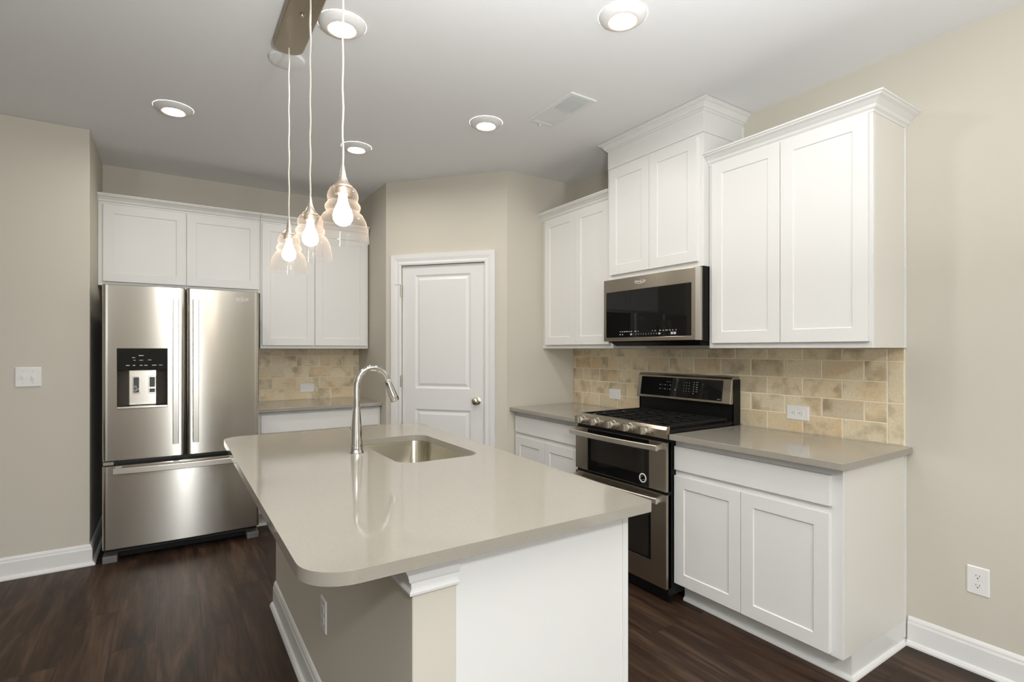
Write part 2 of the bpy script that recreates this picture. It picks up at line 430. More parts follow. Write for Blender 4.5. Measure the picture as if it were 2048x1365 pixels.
st = MB().prism([dmap(c1+.001, -.03, 0)[:2], dmap(c1+.0035, -.03, 0)[:2], dmap(c1+.0035, -.011, 0)[:2], dmap(c1+.001, -.011, 0)[:2]], .92, .98)
st.build('strike_plate', M['nickel'], dr)

# baseboards
BB = [(0, 0), (.030, 0), (.030, .008), (.024, .019), (.015, .024), (.014, .100), (.011, .108), (.010, .118), (.005, .128), (0, .131)]
struct(MB().sweep([(XW, YL), (XL, YL), (XL, YB)], BB).build('baseboard_left', M['trim']))
struct(MB().sweep([(0, -.012), (0, YF)], BB).build('baseboard_right', M['trim']))
struct(MB().sweep([(XW, YF), (XW, YL-.03)], BB).build('baseboard_far_left', M['trim']))

# ---------------------------------------------------------------- backsplashes
def tiles(mp, a0, a1, z0, ztop, joint, flip_border=None):
    g = .0048; mb = MB(); gr = MB()
    def tl(p0, p1, q0, q1):
        p0 += g/2; p1 -= g/2; q0 += g/2; q1 -= g/2
        if p1-p0 < .008 or q1-q0 < .008: return
        j = lambda: random.uniform(-.0006, .0006)
        e = .0018; f = .0085
        r = [[mp(p0, 0.001, q0), mp(p1, 0.001, q0), mp(p1, 0.001, q1), mp(p0, 0.001, q1)]]
        r.append([mp(p0+j(), f-e, q0+j()), mp(p1+j(), f-e, q0+j()), mp(p1+j(), f-e, q1+j()), mp(p0+j(), f-e, q1+j())])
        r.append([mp(p0+e, f, q0+e), mp(p1-e, f, q0+e), mp(p1-e, f, q1-e), mp(p0+e, f, q1-e)])
        mb.loft(r, True, True, False)
    rows = []; z = z0
    while z < ztop-.01: rows.append((z, min(z+.0985, ztop))); z += .0985
    b1 = a1; b0 = a0
    if flip_border:
        lo = a0 + flip_border; b0 = lo; z = z0
        while z < ztop-.01: tl(a0, lo, z, min(z+.197, ztop)); z += .197
    for k, (q0, q1) in enumerate(rows):
        off = joint + (.1 if k % 2 else 0)
        p = off - 40*.2
        while p < b1:
            s, t = max(p, b0), min(p+.2, b1)
            if t-s > .008: tl(s, t, q0, q1)
            p += .2
    pts = [mp(a0, 0, z0), mp(a1, 0, z0), mp(a1, 0, ztop), mp(a0, 0, ztop), mp(a0, .0062, z0), mp(a1, .0062, z0), mp(a1, .0062, ztop), mp(a0, .0062, ztop)]
    gr.add(pts, [(0, 3, 2, 1), (4, 5, 6, 7), (0, 1, 5, 4), (1, 2, 6, 5), (2, 3, 7, 6), (3, 0, 4, 7)])
    return mb, gr
def backsplash(label, mp, a0, a1, joint, loc, border=None):
    t = thing('tile_backsplash', label, 'backsplash', loc, 'tumbled stone backsplashes')
    mb, gr = tiles(mp, a0, a1, .9145, 1.3695, joint, border)
    mb.build('tile_field', M['tile'], t); gr.build('grout', M['grout'], t)
backsplash('beige stone brick-tile backsplash behind the range on the right wall', on_right(-.0005), .001, YR-.001, .07, (0, 1.2, .9145), .069)
backsplash('beige stone brick-tile backsplash between refrigerator and pantry wall', on_back(YB-.0005), -2.33, XR-.002, -1.424, (-1.85, YB, .9145))

# ---------------------------------------------------------------- cabinets
def crown(z0, z1, out):
    h = z1-z0
    return [(-.004, z0), (.005, z0), (.007, z0+.14*h), (.016, z0+.24*h), (.020, z0+.42*h), (out*.62, z0+.66*h), (out*.85, z0+.76*h), (out*.88, z0+.84*h), (out, z0+.88*h), (out, z1), (-.004, z1)]
SHOE = [(0, 0), (.014, 0), (.013, .007), (.008, .015), (0, .019)]
U_X = -.328; U0, U1 = 1.372, 2.405
BZ = .884                                           # top of the base cabinets
Y1, Y2 = .822, 1.582                                # range bay

def upper_right(label, y0, y1, doors, near_end, loc):
    t = thing('upper_cabinet', label, 'cabinet', loc, 'white shaker wall cabinets')
    B(U_X, -.001, y0, y1, U0, U1+.03).build('cabinet_body', M['cab'], t, bevel=.0015)
    m = on_right(U_X)
    for a, b in doors: shaker(m, a, b, U0+.028, U1-.012).build('door', M['cab'], t, bevel=.0012)
    pth = [(U_X, y1), (U_X, y0)] + ([(-.001, y0)] if near_end else [])
    MB().sweep(pth, crown(U1-.012, U1+.052, .062)).build('crown_molding', M['cab'], t)
    if near_end:
        B(-.016, -.001, y0-.005, y0, U0, U1-.012).build('scribe_trim', M['cab'], t)
        B(U_X+.014, -.0165, y0-.0012, y0-.0002, U0+.001, U1-.012).build('end_panel', M['endskin'], t)
    return t
upper_right('tall white two-door wall cabinet at the right, over the bare counter end', 0.0, Y1-.002, [(.013, .401), (.404, .792)], True, (-.165, .41, U0))
upper_right('white two-door wall cabinet left of the microwave, beside the pantry wall', Y2+.002, YR-.001, [(1.61, 1.968), (1.971, 2.345)], False, (-.165, 1.99, U0))

# raised cabinet over the microwave, up to the ceiling
TX = -.378
t = thing('microwave_cabinet', 'deeper white cabinet above the microwave reaching up to the ceiling', 'cabinet', (-.19, 1.2, 1.833))
B(TX, -.001, Y1, Y2, 1.833, 2.582).build('cabinet_body', M['cab'], t, bevel=.0012)
m = on_right(TX)
for a, b in ((Y1+.032, 1.202), (1.205, Y2-.03)): shaker(m, a, b, 1.862, 2.562).build('door', M['cab'], t, bevel=.0012)
B(TX-.002, -.001, Y1-.001, Y2+.001, 2.5835, 2.725).build('top_frieze', M['cab'], t, bevel=.0012)
MB().sweep([(-.001, Y2+.001), (TX-.002, Y2+.001), (TX-.002, Y1-.001), (-.001, Y1-.001)], crown(2.704, 2.757, .048)).build('crown_molding', M['cab'], t)
B(-.016, -.001, Y1-.006, Y1, 2.47, 2.69).build('scribe_trim', M['cab'], t)

# fridge-wall uppers
FY = 3.64
t = thing('refrigerator_cabinet', 'wide white cabinet over the refrigerator with two low doors', 'cabinet', (-2.78, 3.8, 1.82))
B(XL+.001, -2.262, FY, YB-.001, 1.82, U1+.03).build('cabinet_body', M['cab'], t, bevel=.0012)
m = on_back(FY)
for a, b in ((-3.27, -2.772), (-2.768, -2.274)): shaker(m, a, b, 1.848, U1-.012).build('door', M['cab'], t, bevel=.0012)
MB().sweep([(XL+.001, FY), (-2.262, FY)], crown(U1-.005, U1+.058, .055)).build('crown_molding', M['cab'], t)
t = thing('upper_cabinet', 'white two-door wall cabinet between refrigerator and pantry, over the short counter', 'cabinet', (-1.82, 3.8, U0), 'white shaker wall cabinets')
B(-2.260, XR-.012, FY, YB-.001, U0, U1+.03).build('cabinet_body', M['cab'], t, bevel=.0012)
for a, b in ((-2.248, -1.840), (-1.836, -1.392)): shaker(m, a, b, U0+.026, U1-.012).build('door', M['cab'], t, bevel=.0012)
MB().sweep([(-2.260, FY), (XR-.012, FY)], crown(U1-.005, U1+.058, .055)).build('crown_molding', M['cab'], t)

# base cabinets along the right wall
BX = -.593
def base_right(label, y0, y1, doors, drawer, end, loc):
    t = thing('base_cabinet', label, 'cabinet', loc, 'white base cabinets')
    b = B(BX, -.001, y0, y1, .105, BZ)
    b.build('cabinet_body', M['cab'], t, bevel=.0012)
    B(-.520, -.001, y0, y1, 0, .1045).build('toe_kick', M['cab'], t)
    m = on_right(BX)
    slab(m, *drawer, .722, .848).build('drawer_front', M['cab'], t, bevel=.002)
    for a, c in doors: shaker(m, a, c, .116, .692).build('door', M['cab'], t, bevel=.0012)
    pth = [(-.520, y1), (-.520, y0)] + ([(-.001, y0)] if end else [])
    MB().sweep(pth, SHOE).build('shoe_molding', M['cab'], t)
    if end:
        B(-.016, -.001, y0-.005, y0, .03, BZ).build('scribe_trim', M['cab'], t)
        B(BX+.016, -.0165, y0-.0012, y0-.0002, .106, BZ).build('end_panel', M['endskin'], t)
    return t
base_right('white base cabinet at the right end, two shaker doors in full view', 0.0, .848-.012, [(.045, .441), (.444, .832)], (.042, .832), True, (-.3, .42, 0))
base_right('white base cabinet left of the range, partly behind the island', 1.600, YR-.001, [(1.618, 1.995), (1.998, 2.372)], (1.618, 2.378), False, (-.3, 2.0, 0))

# base cabinet on the fridge wall
t = thing('base_cabinet', 'white base cabinet on the back wall beside the refrigerator', 'cabinet', (-1.84, 3.6, 0), 'white base cabinets')
BY = 3.345
B(-2.322, XR-.001, BY, YB-.001, .105, BZ).build('cabinet_body', M['cab'], t, bevel=.0012)
B(-2.322, XR-.001, BY+.07, YB-.001, 0, .1045).build('toe_kick', M['cab'], t)
m = on_back(BY)
slab(m, -2.295, -1.385, .722, .862).build('drawer_front', M['cab'], t, bevel=.002)
for a, b in ((-2.295, -1.842), (-1.838, -1.385)): shaker(m, a, b, .116, .692).build('door', M['cab'], t, bevel=.0012)
MB().sweep([(-2.322, BY+.07), (XR-.001, BY+.07)], SHOE).build('shoe_molding', M['cab'], t)

# worktops
def worktop(label, pts, loc=None):
    o = MB().prism(pts, BZ+.0005, .914, True).build('countertop', M['quartz'], bevel=.0035, seg=3)
    return tag(o, label, 'countertop', 'taupe quartz countertops')
worktop('short taupe quartz countertop at the right, with an exposed rounded end', rrect(-.652, -.001, -.030, Y1-.002+.012, (.022, .008, .002, .002)))
worktop('taupe quartz countertop left of the range against the pantry wall', [(-.652, 1.588), (-.001, 1.588), (-.001, YR-.001), (-.652, YR-.001)])
worktop('taupe quartz countertop on the back wall beside the refrigerator', [(-2.325, 3.295), (XR-.001, 3.295), (XR-.001, YB-.001), (-2.325, YB-.001)])

# ---------------------------------------------------------------- island
isl = thing('kitchen_island', 'white kitchen island base with beige half wall and corbel under the overhang', 'island', (-2.05, 1.05, 0))
IW0, IW1, IY0, IY1 = -2.400, -2.286, .100, 1.985
B(IW0, IW1, IY0, IY1, 0, BZ).build('half_wall', M['wall'], isl, bevel=.003)
IX1 = -1.708
for nm, q in (('near_side', (IW1+.001, IX1, IY0+.022, IY0+.04, 0, BZ)), ('far_side', (IW1+.001, IX1, IY1-.02, IY1, 0, BZ)), ('face_frame', (IX1-.02, IX1, IY0+.0405, IY1-.0205, .105, BZ)),
              ('cabinet_floor', (IW1+.001, IX1-.021, IY0+.0405, IY1-.0205, .105, .12)), ('toe_kick', (IX1-.08, IX1-.065, IY0+.0405, IY1-.0205, 0, .1045))):
    B(*q).build(nm, M['cab'], isl)
B(IW1+.0005, IX1+.004, IY0+.004, IY0+.0215, 0, BZ).build('end_panel', M['cab'], isl, bevel=.0012)
imap = lambda a, b, z: (IX1+b, a, z)
for a, b in ((.16, .60), (.604, 1.05), (1.054, 1.50), (1.504, 1.94)): shaker(imap, a, b, .116, .692).build('door', M['cab'], isl, bevel=.0012)
for a, b in ((.16, .60), (.604, 1.50), (1.504, 1.94)): slab(imap, a, b, .722, .862).build('drawer_front', M['cab'], isl, bevel=.0015)
CB = [(0, .798), (.010, .798), (.011, .804), (.008, .808), (.004, .810), (.006, .826), (.011, .829), (.013, .834), (.018, .850), (.027, .864), (.040, .874), (.043, BZ), (0, BZ)]
MB().sweep([(IW0, IY0+.16), (IW0, IY0), (IW1+.002, IY0)], CB).build('corbel', M['trim'], isl)
B(IX1-.016, IX1+.006, IY0+.001, IY0+.004, 0, BZ).build('corner_trim', M['cab'], isl)
MB().sweep([(IW0, IY1), (IW0, IY0+.0)], BB).build('baseboard', M['trim'], isl)

def island_top():
    r = .105
    out = rrect(-2.648, -1.583, .030, 2.010, (r, .018, .05, .09), 8)
    # the right edge is cut slightly out of parallel
    out = [(x - (.084*(1-(y-.03)/1.98) if x > -2.1 else 0), y) for x, y in out]
    hole = rrect(-2.112, -1.748, .915, 1.555, .07, 6)
    bm = bmesh.new()
    lo = [bm.verts.new((x, y, .914)) for x, y in out]; li = [bm.verts.new((x, y, .914)) for x, y in hole]
    ed = [bm.edges.new((lo[i], lo[(i+1) % len(lo)])) for i in range(len(lo))] + [bm.edges.new((li[i], li[(i+1) % len(li)])) for i in range(len(li))]
    bmesh.ops.triangle_fill(bm, use_beauty=True, use_dissolve=False, edges=ed)
    bm.verts.index_update()
    top = [[v.index for v in f.verts] for f in bm.faces]; vs = [tuple(v.co) for v in bm.verts]
    bm.free(); n = len(vs); zb = BZ+.0005
    mb = MB(); allv = vs + [(x, y, zb) for x, y, z in vs]
    fs = top + [[n+i for i in f][::-1] for f in top]
    k = len(out)
    for a, cnt in ((0, k), (k, len(hole))):
        for i in range(cnt): j = (i+1) % cnt; fs.append([a+i, a+j, n+a+j, n+a+i])
    mb.add(allv, fs, True)
    o = mb.build('countertop', M['quartz'], bevel=.0035, seg=3)
    tag(o, 'large taupe quartz island countertop with rounded corners and a sink cut-out', 'countertop', 'taupe quartz countertops')
island_top()

# sink
sk = thing('kitchen_sink', 'undermount brushed stainless steel sink in the island countertop', 'sink', (-1.93, 1.235, .68))
def ring(x0, x1, y0, y1, r, z): return [(x, y, z) for x, y in rrect(x0, x1, y0, y1, r, 8)]
bw = MB().loft([ring(-2.135, -1.725, .892, 1.578, .09, .8835), ring(-2.116, -1.744, .911, 1.559, .072, .8835), ring(-2.114, -1.746, .913, 1.557, .07, .875),
                ring(-2.108, -1.752, .919, 1.551, .07, .715), ring(-2.098, -1.762, .929, 1.541, .065, .692), ring(-2.07, -1.79, .957, 1.513, .05, .682), ring(-1.98, -1.88, 1.18, 1.28, .03, .678)], False, True)
bw.build('bowl', M['sink'], sk)
MB().lathe((-1.93, 1.235, .6795), [(.045, 0), (.045, .003), (.036, .004), (.030, .001)], 28).build('drain', M['chrome'], sk)

# faucet
fx, fyy = -2.189, 1.245
fc = thing('kitchen_faucet', 'polished chrome gooseneck pull-down faucet beside the island sink', 'faucet', (fx, fyy, .914))
MB().lathe((fx, fyy, .9142), [(.031, 0), (.031, .004), (.028, .008), (.0265, .03), (.0235, .09), (.0185, .165), (.0155, .20)], 28).build('faucet_body', M['chrome'], fc)
pts = [(fx, fyy, 1.10), (fx, fyy, 1.14), (fx, fyy, 1.185)]
R = .071
for k in range(1, 15):
    a = PI - (PI*.90)*k/14; pts.append((fx+R+R*math.cos(a), fyy, 1.200+R*math.sin(a)*1.16))
MB().tube(pts, .0135, 20).build('spout', M['chrome'], fc)
e = Vector(pts[-1]); d = (e-Vector(pts[-2])).normalized()
sp = MB().lathe(tuple(e-d*.004), [(.0138, 0), (.015, .002), (.0155, .02), (.0205, .075), (.0225, .098), (.021, .104), (.016, .105)], 24, tuple(d))
sp.build('spray_head', M['chrome'], fc)
lv = MB().lathe((fx, fyy+.018, .985), [(.014, 0), (.014, .022), (.012, .032), (.008, .036)], 20, 'y')
lv.tube([(fx, fyy+.046, .986), (fx+.002, fyy+.075, .992), (fx+.004, fyy+.118, 1.004)], [.0065, .006, .0045], 12)
lv.build('lever_handle', M['chrome'], fc)

# ---------------------------------------------------------------- refrigerator
FX0, FX1 = -3.234, -2.334; FC = (FX0+FX1)/2
fr = thing('refrigerator', 'stainless steel french-door refrigerator with water dispenser and bottom freezer drawer', 'refrigerator', (FC, 3.5, 0))
B(FX0+.006, FX1-.006, 3.215, YB-.03, .045, 1.765).build('case', M['case'], fr, bevel=.004)
def yfront(x, x0, x1):
    y = 3.128 - .020*(1-((x-FC)/.45)**2)
    for e, r in ((x-x0, .022), (x1-x, .022)):
        if e < r: y += .022*(1-math.sqrt(max(0, 1-((r-e)/r)**2)))
    return y
def curved_door(name, x0, x1, z0, z1, hole=None):
    xs = [x0 + (x1-x0)*i/26 for i in range(27)] + [x0+d for d in (.002, .005, .010, .016, .022)] + [x1-d for d in (.002, .005, .010, .016, .022)]
    if hole: xs = [x for x in xs if min(abs(x-hole[0]), abs(x-hole[1])) > .004] + [hole[0], hole[1]]
    xs = sorted(set(xs)); zs = [z0, z0+.004, z1-.004, z1] + ([hole[2], hole[3]] if hole else []); zs.sort()
    mb = MB(); n = len(xs); yb = 3.195
    grid = [[(x, yfront(x, x0, x1) + (.004 if z in (z0, z1) else 0), z) for x in xs] for z in zs]
    o = len(mb.v)
    for r in grid: mb.v += r
    for j in range(len(zs)-1):
        for i in range(n-1):
            if hole and hole[0] < (xs[i]+xs[i+1])/2 < hole[1] and hole[2] < (zs[j]+zs[j+1])/2 < hole[3]: continue
            mb.f.append([o+j*n+i, o+j*n+i+1, o+(j+1)*n+i+1, o+(j+1)*n+i]); mb.sm.append(True)
    for z, row in ((z0, grid[0]), (z1, grid[-1])):
        mb.add(row + [(x1, yb, z), (x0, yb, z)], [tuple(range(n+2))])
    for i, x in ((0, x0), (n-1, x1)):
        col = [g[i] for g in grid]; mb.add(col + [(x, yb, z1), (x, yb, z0)], [tuple(range(len(col)+2))])
    mb.add([(x0, yb, z0), (x1, yb, z0), (x1, yb, z1), (x0, yb, z1)], [(0, 1, 2, 3)])
    return mb.build(name, M['steel'], fr)
HO = (-3.157, -2.887, .985, 1.372)
dl = curved_door('left_door', FX0, FC-.004, .655, 1.779, HO)
drr = curved_door('right_door', FC+.004, FX1, .655, 1.779)
fz = curved_door('freezer_drawer', FX0, FX1, .092, .622)
# dispenser, all on the left door
yb0 = 3.122
rec = MB(); zz0, zz1 = HO[2], HO[3]
rec.box(HO[0], HO[1], yb0-.012, 3.19, zz0, zz0+.001)
ringp = []
for k in range(13):
    a = PI*k/12; ringp.append((FC*0+(HO[0]+HO[1])/2 - .134*math.cos(a), 3.118+.062*math.sin(a)))
rec2 = MB(); rec2.loft([[(x, y, 1.000) for x, y in ringp], [(x, y, 1.236) for x, y in ringp]], False, False, True, closed=False)
rec2.add([(x, y, 1.000) for x, y in ringp], [tuple(range(13))])
rec2.build('dispenser_recess', M['recess'], dl)
dp = MB(); dp.add([(HO[0], 3.116, 1.236), (HO[1], 3.110, 1.236), (HO[1], 3.106, HO[3]), (HO[0], 3.112, HO[3]), (HO[0], 3.18, 1.236), (HO[1], 3.18, 1.236), (HO[1], 3.18, HO[3]), (HO[0], 3.18, HO[3])],
       [(0, 1, 2, 3), (4, 7, 6, 5), (0, 4, 5, 1), (1, 5, 6, 2), (2, 6, 7, 3), (3, 7, 4, 0)])
dm = MB()
for (a, z, wd, h) in ((-3.10, 1.262, .020, .005), (-3.068, 1.262, .012, .006), (-3.03, 1.262, .014, .005), (-3.005, 1.262, .018, .005), (-2.96, 1.262, .024, .005), (-2.925, 1.262, .02, .004), (-3.03, 1.325, .026, .005), (-3.07, 1.312, .016, .004), (-3.03, 1.295, .02, .004), (-2.985, 1.296, .018, .004), (-3.065, 1.295, .01, .004)):
    y = 3.111 - (z-1.236)*.03 - (a+3.022)*.022 + .0028; dm.box(a-wd/2, a+wd/2, y-.0035, y, z-h/2, z+h/2)
merge(dp, dm, 1).build('dispenser_panel', [M['glass'], M['mark']], dl)
tr = MB(); tr.box(HO[0], HO[1], 3.098, 3.178, HO[2], 1.0); tr.build('drip_tray', M['steel'], dl, bevel=.003)
bp_ = MB(); bp_.box(-3.098, -2.948, 3.160, 3.172, 1.0, 1.232); bp_.build('dispenser_backplate', M['steel'], dl, bevel=.004)
for k, a in enumerate((-3.058, -2.972)):
    p = MB(); hw = .021
    rr = rrect(a-hw, a+hw, 1.075, 1.190, .010, 5)
    p.loft([[(x, 3.160, z) for x, z in rr], [(x, 3.148, z) for x, z in rr]], True, True, False)
    p.build('dispenser_paddle', M['steel'], dl, bevel=.002)
    q = MB(); rr = rrect(a-.015, a+.015, 1.083 if k == 0 else 1.118, 1.183, .004, 4)
    q.loft([[(x, 3.1485, z) for x, z in rr], [(x, 3.1468, z) for x, z in rr]], True, True, False)
    if k == 1: q.box(a-.015, a+.015, 3.1468, 3.1485, 1.083, 1.107)
    q.build('paddle_insert', M['case'], dl)
    if k == 0:
        ic = MB()
        for (u, z) in ((-.004, 1.122), (.007, 1.106), (-.005, 1.098)):
            ic.lathe((a+u, 3.1466, z), [(.0078, 0), (.0078, -.001), (.0048, -.001), (.0048, 0)], 6, 'y', False, False)
        ic.build('ice_symbol', M['mark'], dl)
# handles
def vhandle(xc, parent):
    mb = MB(); n = 20; rings = []
    for i in range(n+1):
        z = .742 + .96*i/n; y = 3.064 - .012*math.sin(PI*i/n)
        rings.append([(x, yy+y, z) for x, yy in rrect(xc-.0175, xc+.0175, -.010, .010, .003, 1)])
    mb.loft(rings, True, True, True)
    for z in (.77, 1.674): mb.box(xc-.012, xc+.012, 3.064, 3.115, z-.018, z+.018)
    mb.build('handle', M['handle'], parent)
vhandle(-2.841, dl); vhandle(-2.728, drr)
mb = MB(); n = 24; rings = []
for i in range(n+1):
    x = -3.172 + (.776)*i/n; y = 3.068 - .034*math.sin(PI*i/n)
    rings.append([(x, y+q, .598+z) for q, z in rrect(-.009, .009, -.019, .019, .003, 1)])
mb.loft(rings, True, True, True)
for x in (-3.15, -2.42): mb.box(x-.018, x+.018, 3.066, 3.122, .585, .611)
mb.build('handle', M['handle'], fz)
logo(on_back(yfront(-2.455, FC, FX1)), -2.455, 1.722, .0012, .095, 1).build('logo_badge', M['plate'], drr)
B(FX0+.01, FX1-.01, 3.20, 3.21, .058, 1.76).build('door_gasket', M['black'], fr)
for a in (FX0, FX1-.078): B(a, a+.078, 3.145, 3.235, 0.0, .046).build('foot', M['footgray'], fr, bevel=.006)
for a in (FX0+.006, FX1-.06): B(a, a+.054, 3.135, 3.19, .627, .648).build('hinge_bracket', M['grayplastic'], fr, bevel=.003)
for a in (FX0+.01, FX1-.09): B(a, a+.08, 3.16, 3.26, 1.7655, 1.782).build('hinge_cover', M['case'], fr, bevel=.004)
B(FX0+.08, FX1-.08, 3.22, 3.24, .012, .088).build('toe_grille', M['black'], fr)

# ---------------------------------------------------------------- microwave
mw = thing('microwave', 'stainless over-the-range microwave with black glass door, under the raised cabinet', 'microwave', (-.2, 1.2, 1.40))
MX = -.420; my0, my1 = Y1+.002, Y2-.002
B(-.378, -.010, my0, my1, 1.412, 1.832).build('body', M['black'], mw, bevel=.003)
ub = MB(); ub.add([(-.385, my0+.02, 1.4115), (-.385, my1-.03, 1.4115), (-.02, my1-.03, 1.4115), (-.02, my0+.02, 1.4115), (-.355, my0+.03, 1.388), (-.355, my1-.05, 1.388), (-.05, my1-.05, 1.388), (-.05, my0+.03, 1.388)],
       [(0, 1, 2, 3), (4, 7, 6, 5), (0, 4, 5, 1), (1, 5, 6, 2), (2, 6, 7, 3), (3, 7, 4, 0)]); ub.build('underside_vent', M['black'], mw)
m = on_right(MX+.038)
fd = panel_door(MB(), m, .846, my1, 1.418, 1.826, .038, [(.872, 1.556, 1.442, 1.742)], [(.0005, -.004)])
fd = fd.build('door_frame', M['darksteel'], mw, bevel=.002)
MB().prism([(MX+.001, .8455), (MX+.013, my0), (MX+.038, my0), (MX+.038, .8455)], 1.418, 1.826).build('door_edge', M['steel'], mw)
mk = MB(); gm = on_right(MX-.0002)
def mark(a, z, w_, h):
    a = .977+(a-1.042)*1.044; z += (.005 if z < 1.47 else .001)
    mk.add([gm(a-w_/2, .0004, z-h/2), gm(a+w_/2, .0004, z-h/2), gm(a+w_/2, .0004, z+h/2), gm(a-w_/2, .0004, z+h/2)], [(0, 1, 2, 3)])
for i, wd in enumerate((.012, .011, .014, .014, .010, .012)): mark(1.470-i*.0185, 1.478, wd, .0045)
for a, wd in ((1.345, .016), (1.322, .006), (1.212, .005), (1.190, .009), (1.155, .013), (1.131, .010), (1.108, .018), (1.085, .010), (1.064, .008), (1.042, .007)): mark(a, 1.478, wd, .0042)
for a, wd in ((1.472, .010), (1.452, .008)): mark(a, 1.456, wd, .006)
for a in (1.380, 1.160): mark(a, 1.456, .015, .011)
for a, wd in ((1.070, .017), (1.050, .017)): mark(a, 1.456, wd, .014)
for i, ch in enumerate('1234567890'):
    q = text_mesh(ch, .011, gm, 1.307-i*.0204, 1.461, .0002, -1, .0002); mk.add(q.v, q.f)
merge(B(MX-.0002, MX+.0035, .874, 1.554, 1.444, 1.740), mk, 1).build('door_glass', [M['glass'], M['mark']], fd)
logo(on_right(MX), 1.255, 1.790, .0008, .085, -1).build('logo_badge', M['plate'], mw)

# ---------------------------------------------------------------- range
rg = thing('gas_range', 'stainless double-oven gas range with black cooktop between the right-hand counters', 'range', (-.35, 1.2, 0))
ry0, ry1 = Y1-.002+.018, Y2-.004; RX = -.668
ry0 = .838
def rbox(n, mt, *a, **k): return B(*a).build(n, M[mt], rg, **k)
rbox('body', 'black', -.650, -.025, ry0, ry1, .05, .912)
rbox('kick_plate', 'black', -.63, -.60, ry0+.01, ry1-.01, .012, .08)
for yy in (ry0+.05, ry1-.05):
    for xx in (-.58, -.10): MB().lathe((xx, yy, 0), [(.018, 0), (.018, .05)], 12).build('leveling_foot', M['black'], rg)
# cooktop
ct = rbox('cooktop', 'black', -.655, -.095, ry0, ry1, .9125, .934, bevel=.004)
for c in range(3):
    g0 = ry0+.02 + c*(ry1-ry0-.04)/3; g1 = g0 + (ry1-ry0-.04)/3 - .006
    g = MB(); zt0, zt1 = .944, .957
    for a in (g0, g1-.012): g.box(-.640, -.11, a, a+.012, zt0, zt1)
    for xx in (-.640, -.382, -.122): g.box(xx, xx+.012, g0+.012, g1-.012, zt0, zt1)
    gm_ = (g0+g1)/2; g.box(-.628, -.122, gm_-.005, gm_+.005, zt0, zt1)
    for xx in (-.55, -.47, -.29, -.21): g.box(xx, xx+.010, g0+.012, g1-.012, zt0+.002, zt1)
    for a in (g0, g1-.014):
        for xx in (-.640, -.126): g.box(xx, xx+.014, a, a+.014, .9335, zt0)
    g.build('burner_grate', M['iron'], rg, bevel=.002)
for (xx, yy, rr) in ((-.50, ry0+.14, .045), (-.24, ry0+.14, .036), (-.37, (ry0+ry1)/2, .05), (-.50, ry1-.14, .036), (-.24, ry1-.14, .042)):
    MB().lathe((xx, yy, .9335), [(rr+.012, 0), (rr+.008, .004), (rr*.8, .005), (rr*.8, .009), (rr*.75, .0105)], 24).build('burner', M['iron'], rg)
# control panel
cp = MB(); sec = [(-.650, .884), (RX-.006, .890), (RX-.004, .935), (RX+.008, .952), (RX+.020, .956), (-.640, .956), (-.640, .938)]
cp.loft([[(x, yy, z) for x, z in sec] for yy in (ry0-.003, ry1+.003)], True, True, False)
cp.build('control_panel', M['darksteel'], rg, bevel=.002)
for yy in (1.492, 1.362, 1.222, 1.090, .960):
    k = MB().lathe((RX-.0050, yy, .920), [(.026, 0), (.0265, -.005), (.0235, -.007), (.0225, -.022), (.0215, -.036), (.020, -.038)], 28, 'x')
    k = k.build('knob', M['knob'], rg)
    r = B(RX-.060, RX-.042, yy-.008, yy+.008, .901, .941).build('grip', M['knob'], k, bevel=.003)
# backguard
bg = MB(); sec = [(-.025, .934), (-.074, .934), (-.074, 1.045), (-.025, 1.045)]
bg.loft([[(x, yy, z) for x, z in sec] for yy in (ry0+.012, ry1-.006)], True, True, False); bg.build('backguard_base', M['black'], rg)
mo = on_right(-.075)
bf = MB(); sec = [(-.012, 1.045), (-.105, 1.036), (-.108, 1.042), (-.086, 1.186), (-.078, 1.198), (-.062, 1.203), (-.012, 1.203)]
def bsec(yy): return [(x, yy, z) for x, z in sec]
bf.loft([bsec(yy) for yy in (ry0+.003, ry1+.003)], True, True, False)
bf = bf.build('backguard', M['darksteel'], rg, bevel=.004, seg=3)
for yy in (ry0+.0005, ry1+.0035): B(-.075, -.010, yy, yy+.002, .915, 1.185).build('end_cap', M['black'], rg)
def sl(a, b, z):   # on the sloped backguard face
    x = -.108 + (z-1.042)*(.022/.144); return (x-b, a, z)
ds = panel_door(MB(), sl, .898, 1.545, 1.054, 1.178, .0015, [], [])
dk = MB()
def dmark(a, z, w_, h): dk.add([sl(a-w_/2, .0019, z-h/2), sl(a+w_/2, .0019, z-h/2), sl(a+w_/2, .0019, z+h/2), sl(a-w_/2, .0019, z+h/2)], [(0, 1, 2, 3)])
for r_, z in ((0, 1.128), (1, 1.102)):
    for i in range(5): dmark(1.375-i*.021, z, .010 if i % 2 == 0 else .006, .006 if i % 2 == 0 else .003)
dmark(1.318, 1.150, .008, .005); dmark(1.298, 1.150, .008, .006); dmark(1.248, 1.100, .010, .010)
for i in range(4):
    for j in range(3): dmark(1.180-j*.020, 1.150-i*.0175, .005, .005)
for i in range(6): dmark(1.105, 1.155-i*.014, .008, .005)
for i in range(5): dmark(1.082, 1.156-i*.0145, .012, .005)
dmark(.918, 1.064, .024, .004)
merge(ds, dk, 1).build('display_glass', [M['glass'], M['dimmark']], rg)
